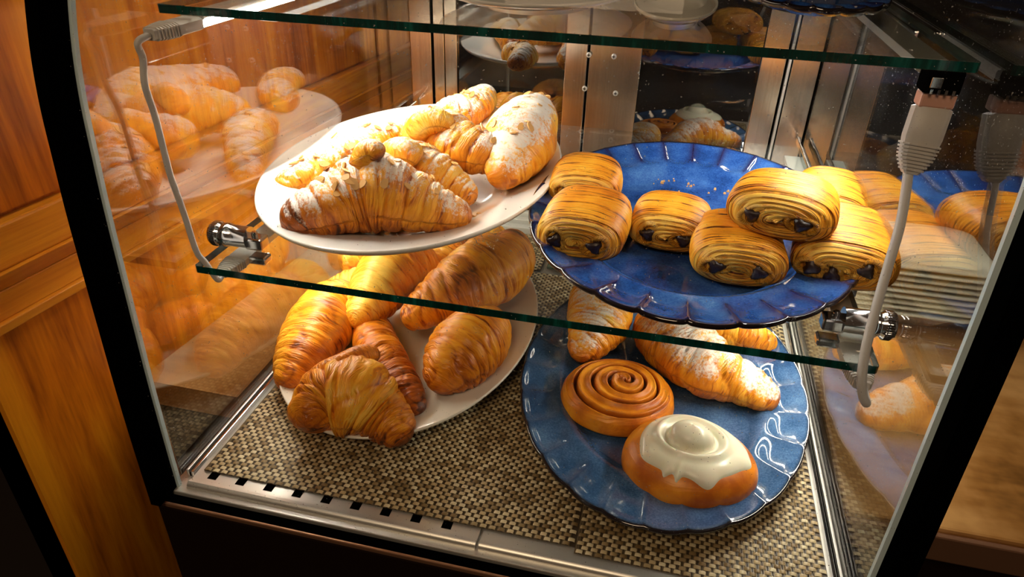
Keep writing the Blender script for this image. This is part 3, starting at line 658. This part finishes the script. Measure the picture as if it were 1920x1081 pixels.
GB = 'sugared croissants on the lower blue plate'
croissant([(-0.1305, 1.598, 0.0605, 0.0453), (-0.0991, 1.51, 0.0815, 0.07), (-0.0906, 1.416, 0.0852, 0.0743), (-0.1044, 1.354, 0.0709, 0.0575), (-0.1189, 1.307, 0.0554, 0.0393), (-0.1257, 1.294, 0.0387, 0.0196)], 31,
          'sugared croissant standing behind the cinnamon roll', GB, .86, .10, 'sugar_pastry')
croissant([(0.0177, 1.497, 0.0492, 0.032), (0.0504, 1.418, 0.0716, 0.0584), (0.1051, 1.342, 0.0836, 0.0725), (0.1639, 1.289, 0.0815, 0.07), (0.2247, 1.276, 0.0672, 0.0531), (0.2734, 1.259, 0.0569, 0.0411), (0.3127, 1.258, 0.0414, 0.0228)], 32,
          'large sugared croissant stretching right from the cinnamon roll', GB, .88, .06, 'sugar_pastry')
croissant([(0.1329, 1.536, 0.0448, 0.0269), (0.1892, 1.498, 0.0553, 0.0392), (0.251, 1.48, 0.0581, 0.0424), (0.2956, 1.476, 0.0503, 0.0333), (0.3237, 1.489, 0.0384, 0.0193)], 33,
          'croissant at the back of the lower blue plate, under the shelf edge', GB, .70, -.02, 'sugar_pastry')

def chocolate_roll(front, back, hw, hh, zs, seed, label, yaw=0., toast=0., sticks=((-.46, .06), (.40, .02))):
    """flattened dough cylinder, axis front->back, with coiled end face and chocolate sticks"""
    f = np.array([front[0], front[1], zs + hh]); b = np.array([back[0], back[1], zs + hh]); ax = b - f; L = np.linalg.norm(ax); ax /= L
    ax[2] += 0; sd = np.cross(ax, (0, 0, 1.)); sd /= np.linalg.norm(sd)
    m = 96; th = np.linspace(0, 2*PI, m, endpoint=False); rows = []; ri = []
    # end rings (front), body, end rings (back)
    fr = np.linspace(0, 1, 30)[1:]; body = np.linspace(0, 1, 64)
    rs = np.random.RandomState(seed); p1 = rs.uniform(0, 6)
    e = 2.0/2.7
    cxn = np.sign(np.cos(th))*np.abs(np.cos(th))**e; szn = np.sign(np.sin(th))*np.abs(np.sin(th))**(2.0/2.35)
    V = []; TO = []; UV = []
    def ring(k_, s, to, uvx, extra=0.):
        wv = 1 + .035*wob(seed+1, np.cos(th), np.sin(th), np.full(m, s*3.), fmax=2.) 
        sag = np.where(szn < 0, .92, 1.)
        P = f[None] + ax[None]*(s*L) + (sd[None]*(cxn*hw*k_*wv)[:, None]) + np.array([0, 0, 1.])[None]*((szn*sag*hh*k_*wv)[:, None]) + ax[None]*np.asarray(extra).reshape(-1, 1)
        V.append(P); TO.append(np.broadcast_to(to, (m,))); UV.append(np.stack([np.broadcast_to(uvx, (m,)), th/(2*PI)], -1))
    for k_ in fr:                       # front end: coil ridges
        sp = k_*6.0 + th/(2*PI)*1.0 + .22*wob(seed+2, np.cos(th)*1.5, np.sin(th)*1.5, np.full(m, k_*3), fmax=2.)
        rid = np.abs(np.sin(PI*sp))**.6; dome = -.014*(1 - k_**2)*0 + .020*(k_**4) 
        face = .0042*(1 - rid) + .024*k_**4 + .010*np.exp(-(k_/.35)**2)*wob(seed+3, np.cos(th), np.sin(th), np.full(m, k_), fmax=1.5)
        ring(k_*.93, 0, (-.30 + .12*k_) + .34*(1 - rid)**1.8*(k_ > .2), k_*.3, face)
    for q in body:
        k_ = 1. - .07*(1 - q)**7 - .10*q**5
        ed = .5*(1 - q)
        st = np.sin(q*L*560 + 1.6*wob(seed+4, np.cos(th)*1.5, np.sin(th)*1.5, np.full(m, q*5), fmax=2.))
        gate = np.clip(wob(seed+6, np.cos(th)*2, np.sin(th)*2, np.full(m, q*9), fmax=2.), 0, 1)
        ring(k_*1.0 + .012*st*.8, q*.97 + .03*0, toast + .04 + .20*(st < -.55)*gate + .08*wob(seed+5, np.cos(th), np.sin(th), np.full(m, q*3), fmax=2.) + .10*(q < .03), q*L, .024*(1 - q)**5)
    for k_ in fr[::-1][::4]: ring(k_*.88, 1., 0., .3, .010*(1 - k_**2))
    Vv = np.vstack(V); n = len(V); Vv[:, 2] = np.maximum(Vv[:, 2], zs)
    F = grid_faces(n, m) + [tuple(range(m))[::-1], tuple((n-1)*m + j for j in range(m))]
    c = np.array([Vv[:, 0].mean(), Vv[:, 1].mean(), zs])
    o = put('chocolate_roll', Vv, F, M['pain'], loc=c, attrs={'toast': np.concatenate(TO), 'sugar': np.zeros(n*m)}, uv=np.vstack(UV))
    props(o, label, 'pastry', 'chocolate rolls on the dark blue plate')
    for q, (a_, b_) in enumerate(sticks):
        cpt = f + sd*hw*a_ + np.array([0, 0, hh*b_]); mm = 20; nn = 12; VV = []
        for i in range(nn+1):
            ph_ = PI*i/nn
            for j in range(mm):
                t_ = 2*PI*j/mm; r_ = 1 + .28*math.sin(3*t_ + seed + q) * math.sin(ph_) + .10*math.sin(5*t_ + 2*ph_*3)
                VV.append(cpt + ax*(-.012*math.cos(ph_) + .008) + (sd*math.cos(t_)*.0140 + np.array([0, 0, 1.])*math.sin(t_)*.0125)*math.sin(ph_)**.6*r_)
        put('chocolate_stick', VV, grid_faces(nn+1, mm), M['choc'], o)
        # rolled lip of dough around the stick
        n2 = 48; VV = []
        for i in range(n2):
            t_ = 2*PI*i/n2; rr_ = 1 + .30*math.sin(2*t_ + seed + q*2)
            ctr = cpt + ax*.0085 + (sd*math.cos(t_)*.0190*rr_ + np.array([0, 0, 1.])*math.sin(t_)*.0150*rr_); od = sd*math.cos(t_) + np.array([0, 0, 1.])*math.sin(t_)
            for j in range(8):
                p_ = 2*PI*j/8; VV.append(ctr + od*.0052*math.cos(p_) + ax*.0075*math.sin(p_))
        put('dough_coil', VV, grid_faces(n2, 8, True, True), M['pain'], o, attrs={'toast': np.full(len(VV), -.20), 'sugar': np.zeros(len(VV))}, uv=np.array([(i*.004, (i % 8)/8) for i in range(len(VV))]))
    return o
BZ = MS1 + .013
chocolate_roll((-0.1493, 1.299, 0.44), (-0.1499, 1.464, 0.44), .074, .042, BZ, 41, 'chocolate roll at the back left of the blue plate, behind the front left one')
chocolate_roll((-0.1256, 1.075, 0.44), (-0.1181, 1.259, 0.44), .081, .046, BZ + .002, 42, 'front left chocolate roll with wide coiled end on the blue plate')
chocolate_roll((0.0281, 1.164, 0.44), (0.0387, 1.31, 0.44), .076, .039, BZ, 43, 'single chocolate roll in the middle of the blue plate')
chocolate_roll((0.149, 1.066, 0.44), (0.1506, 1.238, 0.44), .080, .043, BZ, 45, 'darker chocolate roll in front, under the topmost one')
chocolate_roll((0.3124, 1.097, 0.44), (0.3491, 1.295, 0.44), .086, .047, BZ + .004, 46, 'front right chocolate roll with three dark spots of chocolate', sticks=((-.52, -.12), (-.14, -.24), (.42, .16)))
chocolate_roll((0.3248, 1.325, 0.44), (0.3572, 1.514, 0.44), .074, .045, BZ, 47, 'chocolate roll at the back right, hidden behind the topmost one')
chocolate_roll((0.2001, 1.112, 0.49), (0.2295, 1.26, 0.49), .090, .044, BZ + .075, 44, 'pale topmost chocolate roll resting on two others')

# cinnamon roll
def disc_pastry(cx, cy, z0, rx, ry, h, fn, name, mat, label, cat='pastry', seed=1, group=None):
    nr, m = 90, 220; rr = np.linspace(0, 1, nr); th = np.linspace(0, 2*PI, m, endpoint=False); U, A = np.meshgrid(rr, th, indexing='ij')
    Z, to, U2 = fn(U, A); X = cx + rx*U2*np.cos(A); Y = cy + ry*U2*np.sin(A)
    V = np.stack([X, Y, z0 + h*Z], -1).reshape(-1, 3)
    Vb = np.stack([X[-1], Y[-1], np.full(m, z0 + h*.15)], -1)
    Vb2 = np.stack([cx + rx*.90*U2[-1]*np.cos(th), cy + ry*.90*U2[-1]*np.sin(th), np.full(m, z0)], -1)
    V = np.vstack([V, Vb, Vb2]); n = nr + 2
    at = {'toast': np.r_[to.ravel(), np.full(2*m, to[-1].mean())], 'sugar': np.zeros(len(V))}
    uv = np.stack([np.r_[(U*.2).ravel(), np.full(2*m, .2)], np.r_[A.ravel(), th, th]/(2*PI)], -1)
    o = put(name, V, grid_faces(n, m) + [tuple((n-1)*m + j for j in range(m))], M[mat], loc=(cx, cy, z0), attrs=at, uv=uv)
    return props(o, label, cat, group)
def roll_fn(U, A):
    A0 = A; Xo, Yo = U*np.cos(A) - .12*(1 - U), U*np.sin(A) + .05*(1 - U); Ur = np.hypot(Xo, Yo); Ar = np.arctan2(Yo, Xo)
    sp = np.sqrt(np.clip(Ur, 0, 1))*.0 + Ur*3.9 - Ar/(2*PI) + .10*wob(5, Ur*2, np.cos(Ar), np.sin(Ar), fmax=2.)
    f = sp - np.floor(sp); g = np.exp(-((f - .5)/(.085 + .05*(1 - Ur)))**2) * smoothstep(.05, .14, U) * (1 - smoothstep(.84, .92, U))
    edge = np.sqrt(np.clip(1 - U**5, 0, 1))
    Z = (.30 + .52*np.sqrt(np.clip(1 - U**3.2, 0, 1)) + .22*(1 - U)) + .05*np.sin(2*PI*(f - .25))*(U < .9) - .26*g + .03*wob(6, U*6, np.cos(A)*2, np.sin(A)*2, fmax=2.) - .10*(U > .97)
    to = .0 + .66*g**1.2 + .20*np.exp(-(U/.22)**2) + .10*(f > .55)*(U < .85) + .05*wob(7, U*4, np.cos(A)*2, np.sin(A)*2)
    return Z, to, U*(1 + .03*wob(8, np.cos(A), np.sin(A), fmax=2.))
rc = (-0.0231, 1.189, 0.05)
disc_pastry(rc[0], rc[1], .0215, .122, .112, .076, roll_fn, 'cinnamon_roll', 'roll', 'round cinnamon roll with dark spiral groove on the lower blue plate')
def bun_fn(U, A):
    Z = (.30 + .70*np.sqrt(np.clip(1 - U**2.6, 0, 1))) + .02*wob(9, U*3, np.cos(A), np.sin(A), fmax=2.)
    to = .10 + .06*wob(10, U*3, np.cos(A)*2, np.sin(A)*2) - .10*smoothstep(.85, 1., U)*0
    return Z, to, U*(1 + .05*wob(12, np.cos(A), np.sin(A), fmax=2.))
bc = (0.1222, 1.025, 0.05); BH = .080; brx, bry = .128, .106
bun = disc_pastry(bc[0], bc[1], .0215, brx, bry, BH, bun_fn, 'iced_bun', 'bun', 'oval bun topped with white icing at the front of the lower blue plate')
# icing cap following the bun
nr, m = 70, 200; rr = np.linspace(0, 1, nr); th = np.linspace(0, 2*PI, m, endpoint=False); U, A = np.meshgrid(rr, th, indexing='ij')
lim = .76 + .04*wob(21, np.cos(A), np.sin(A), fmax=2.5)
for a0, wd, am in ((-1.95, .06, .08), (-1.74, .05, .10), (-1.25, .20, .14), (-2.5, .25, .04), (.2, .3, .05), (1.7, .4, .08), (-.2, .2, .08)):
    dd = (A - a0 + PI) % (2*PI) - PI; lim = lim + am*np.exp(-(dd/wd)**2)
ui = U*lim; dome = bun_fn(ui, A)[0]; wsc = (1 + .05*wob(12, np.cos(A), np.sin(A), fmax=2.))
thk = .13*np.sqrt(np.clip(1 - U**6, 0, 1)) + .34*np.sqrt(np.clip(1 - (ui/.33)**2, 0, 1)) + .07*np.exp(-((ui - .50 - .03*np.sin(A))/.06)**2) - .05*np.exp(-((ui - .38)/.04)**2)
Vt = np.stack([bc[0] + brx*ui*wsc*np.cos(A), bc[1] + bry*ui*wsc*np.sin(A), .0215 + BH*(dome + thk - .004)], -1).reshape(-1, 3)
put('icing', Vt, grid_faces(nr, m), M['icing'], bun)

# ------------------------------------------------------------------ crumbs, sugar dust, small things
def crumbs(label, pts, mat, seed, name='crumbs', cat='crumbs', sz=.003):
    r = random.Random(seed); parts = []
    for (x, y, z) in pts:
        s_ = sz*r.uniform(.5, 1.6); V = [(x + s_*r.uniform(.5, 1)*a, y + s_*r.uniform(.5, 1)*b, z + s_*.7*(c_ + 1)*r.uniform(.5, 1)) for a, b, c_ in ((-1, -1, -1), (1, -1, -1), (1, 1, -1), (-1, 1, -1), (-.6, -.6, 1), (.6, -.6, 1), (.6, .6, 1), (-.6, .6, 1))]
        parts.append((V, box((0, 0, 0), (1, 1, 1))[1]))
    V, F = join(parts); o = put(name, V, F, mat, smooth=False, loc=pts[0]); props(o, label, cat, kind='stuff')
r = random.Random(4)
def scatter(cx, cy, sx, sy, z, n): return [(cx + r.gauss(0, sx), cy + r.gauss(0, sy), z) for _ in range(n)]
crumbs('pastry crumbs scattered at the back of the dark blue plate', scatter(.06, 1.55, .06, .03, MS1 + .013, 26), M['crumb'], 1)
crumbs('brown flakes in front of the topmost croissants on the white plate', scatter(-.34, 1.22, .012, .02, MS1 + .014, 16), M['almond'], 2, sz=.006)
crumbs('grains of sugar dusted on the front of the white plate', [(-.50 + r.uniform(-.10, .22), 1.14 + r.uniform(-.03, .06), MS1 + .0135) for _ in range(420)], M['sugar'], 3, name='sugar_dust', cat='sugar', sz=.0011)
gb = bxo('green_board', (-.285, 1.765, .0055), (-.02, 1.96, .014), M['board'], bev=.002); props(gb, 'greenish glass board with crumbs behind the plates', 'board')
crumbs('crumbs lying on the greenish board behind the plates', scatter(-.20, 1.85, .03, .035, .0142, 60), M['crumb'], 5, sz=.003)
V, F = box((-.50, 0, 0), (-.36, .004, .03))
lc = put('lilac_card', [(x - .26, y + 1.80, z + .02) for x, y, z in V], F, M['lilac'], smooth=False, loc=(-.7, 1.8, .02)); props(lc, 'lilac card strip behind the plain croissants', 'card')

# ------------------------------------------------------------------ stack of paper trays outside, right of the case
def rrect(hx, hy, rad, n=8):
    out = []
    for cx, cy, a0 in ((hx - rad, hy - rad, 0), (-hx + rad, hy - rad, PI/2), (-hx + rad, -hy + rad, PI), (hx - rad, -hy + rad, 3*PI/2)):
        for i in range(n+1): an = a0 + PI/2*i/n; out.append((cx + rad*math.cos(an), cy + rad*math.sin(an)))
    return out
NT = 9
words = ['lowest', 'second from the bottom', 'third from the bottom', 'fourth from the bottom', 'middle one', 'fourth from the top', 'third from the top', 'second from the top', 'topmost']
for i in range(NT):
    rr_ = random.Random(i); cx, cy, z0 = .655 + rr_.uniform(-.003, .003), 1.82 + rr_.uniform(-.003, .003), -.003 + i*.0165
    layers = [(.125, .075, .05, 0), (.145, .095, .05, .03), (.163, .112, .05, .062), (.185, .137, .055, .066), (.190, .142, .055, .064), (.190, .142, .055, .060), (.168, .117, .05, .058), (.148, .098, .05, .030), (.128, .078, .05, .004)]
    V = []
    for hx, hy, rad, z in layers: V += [(cx + x, cy + y, z0 + z + .0012*math.sin(9*x*10 + i*2)*(z > .05)) for x, y in rrect(hx, hy, rad)]
    m_ = 36; F = grid_faces(len(layers), m_) + [tuple(range(m_))[::-1], tuple((len(layers)-1)*m_ + j for j in range(m_))]
    o = put('paper_tray', V, F, M['paper'], loc=(cx, cy, z0)); props(o, 'cream paper pulp tray, %s in the stack right of the case' % words[i], 'tray', 'stacked paper trays')
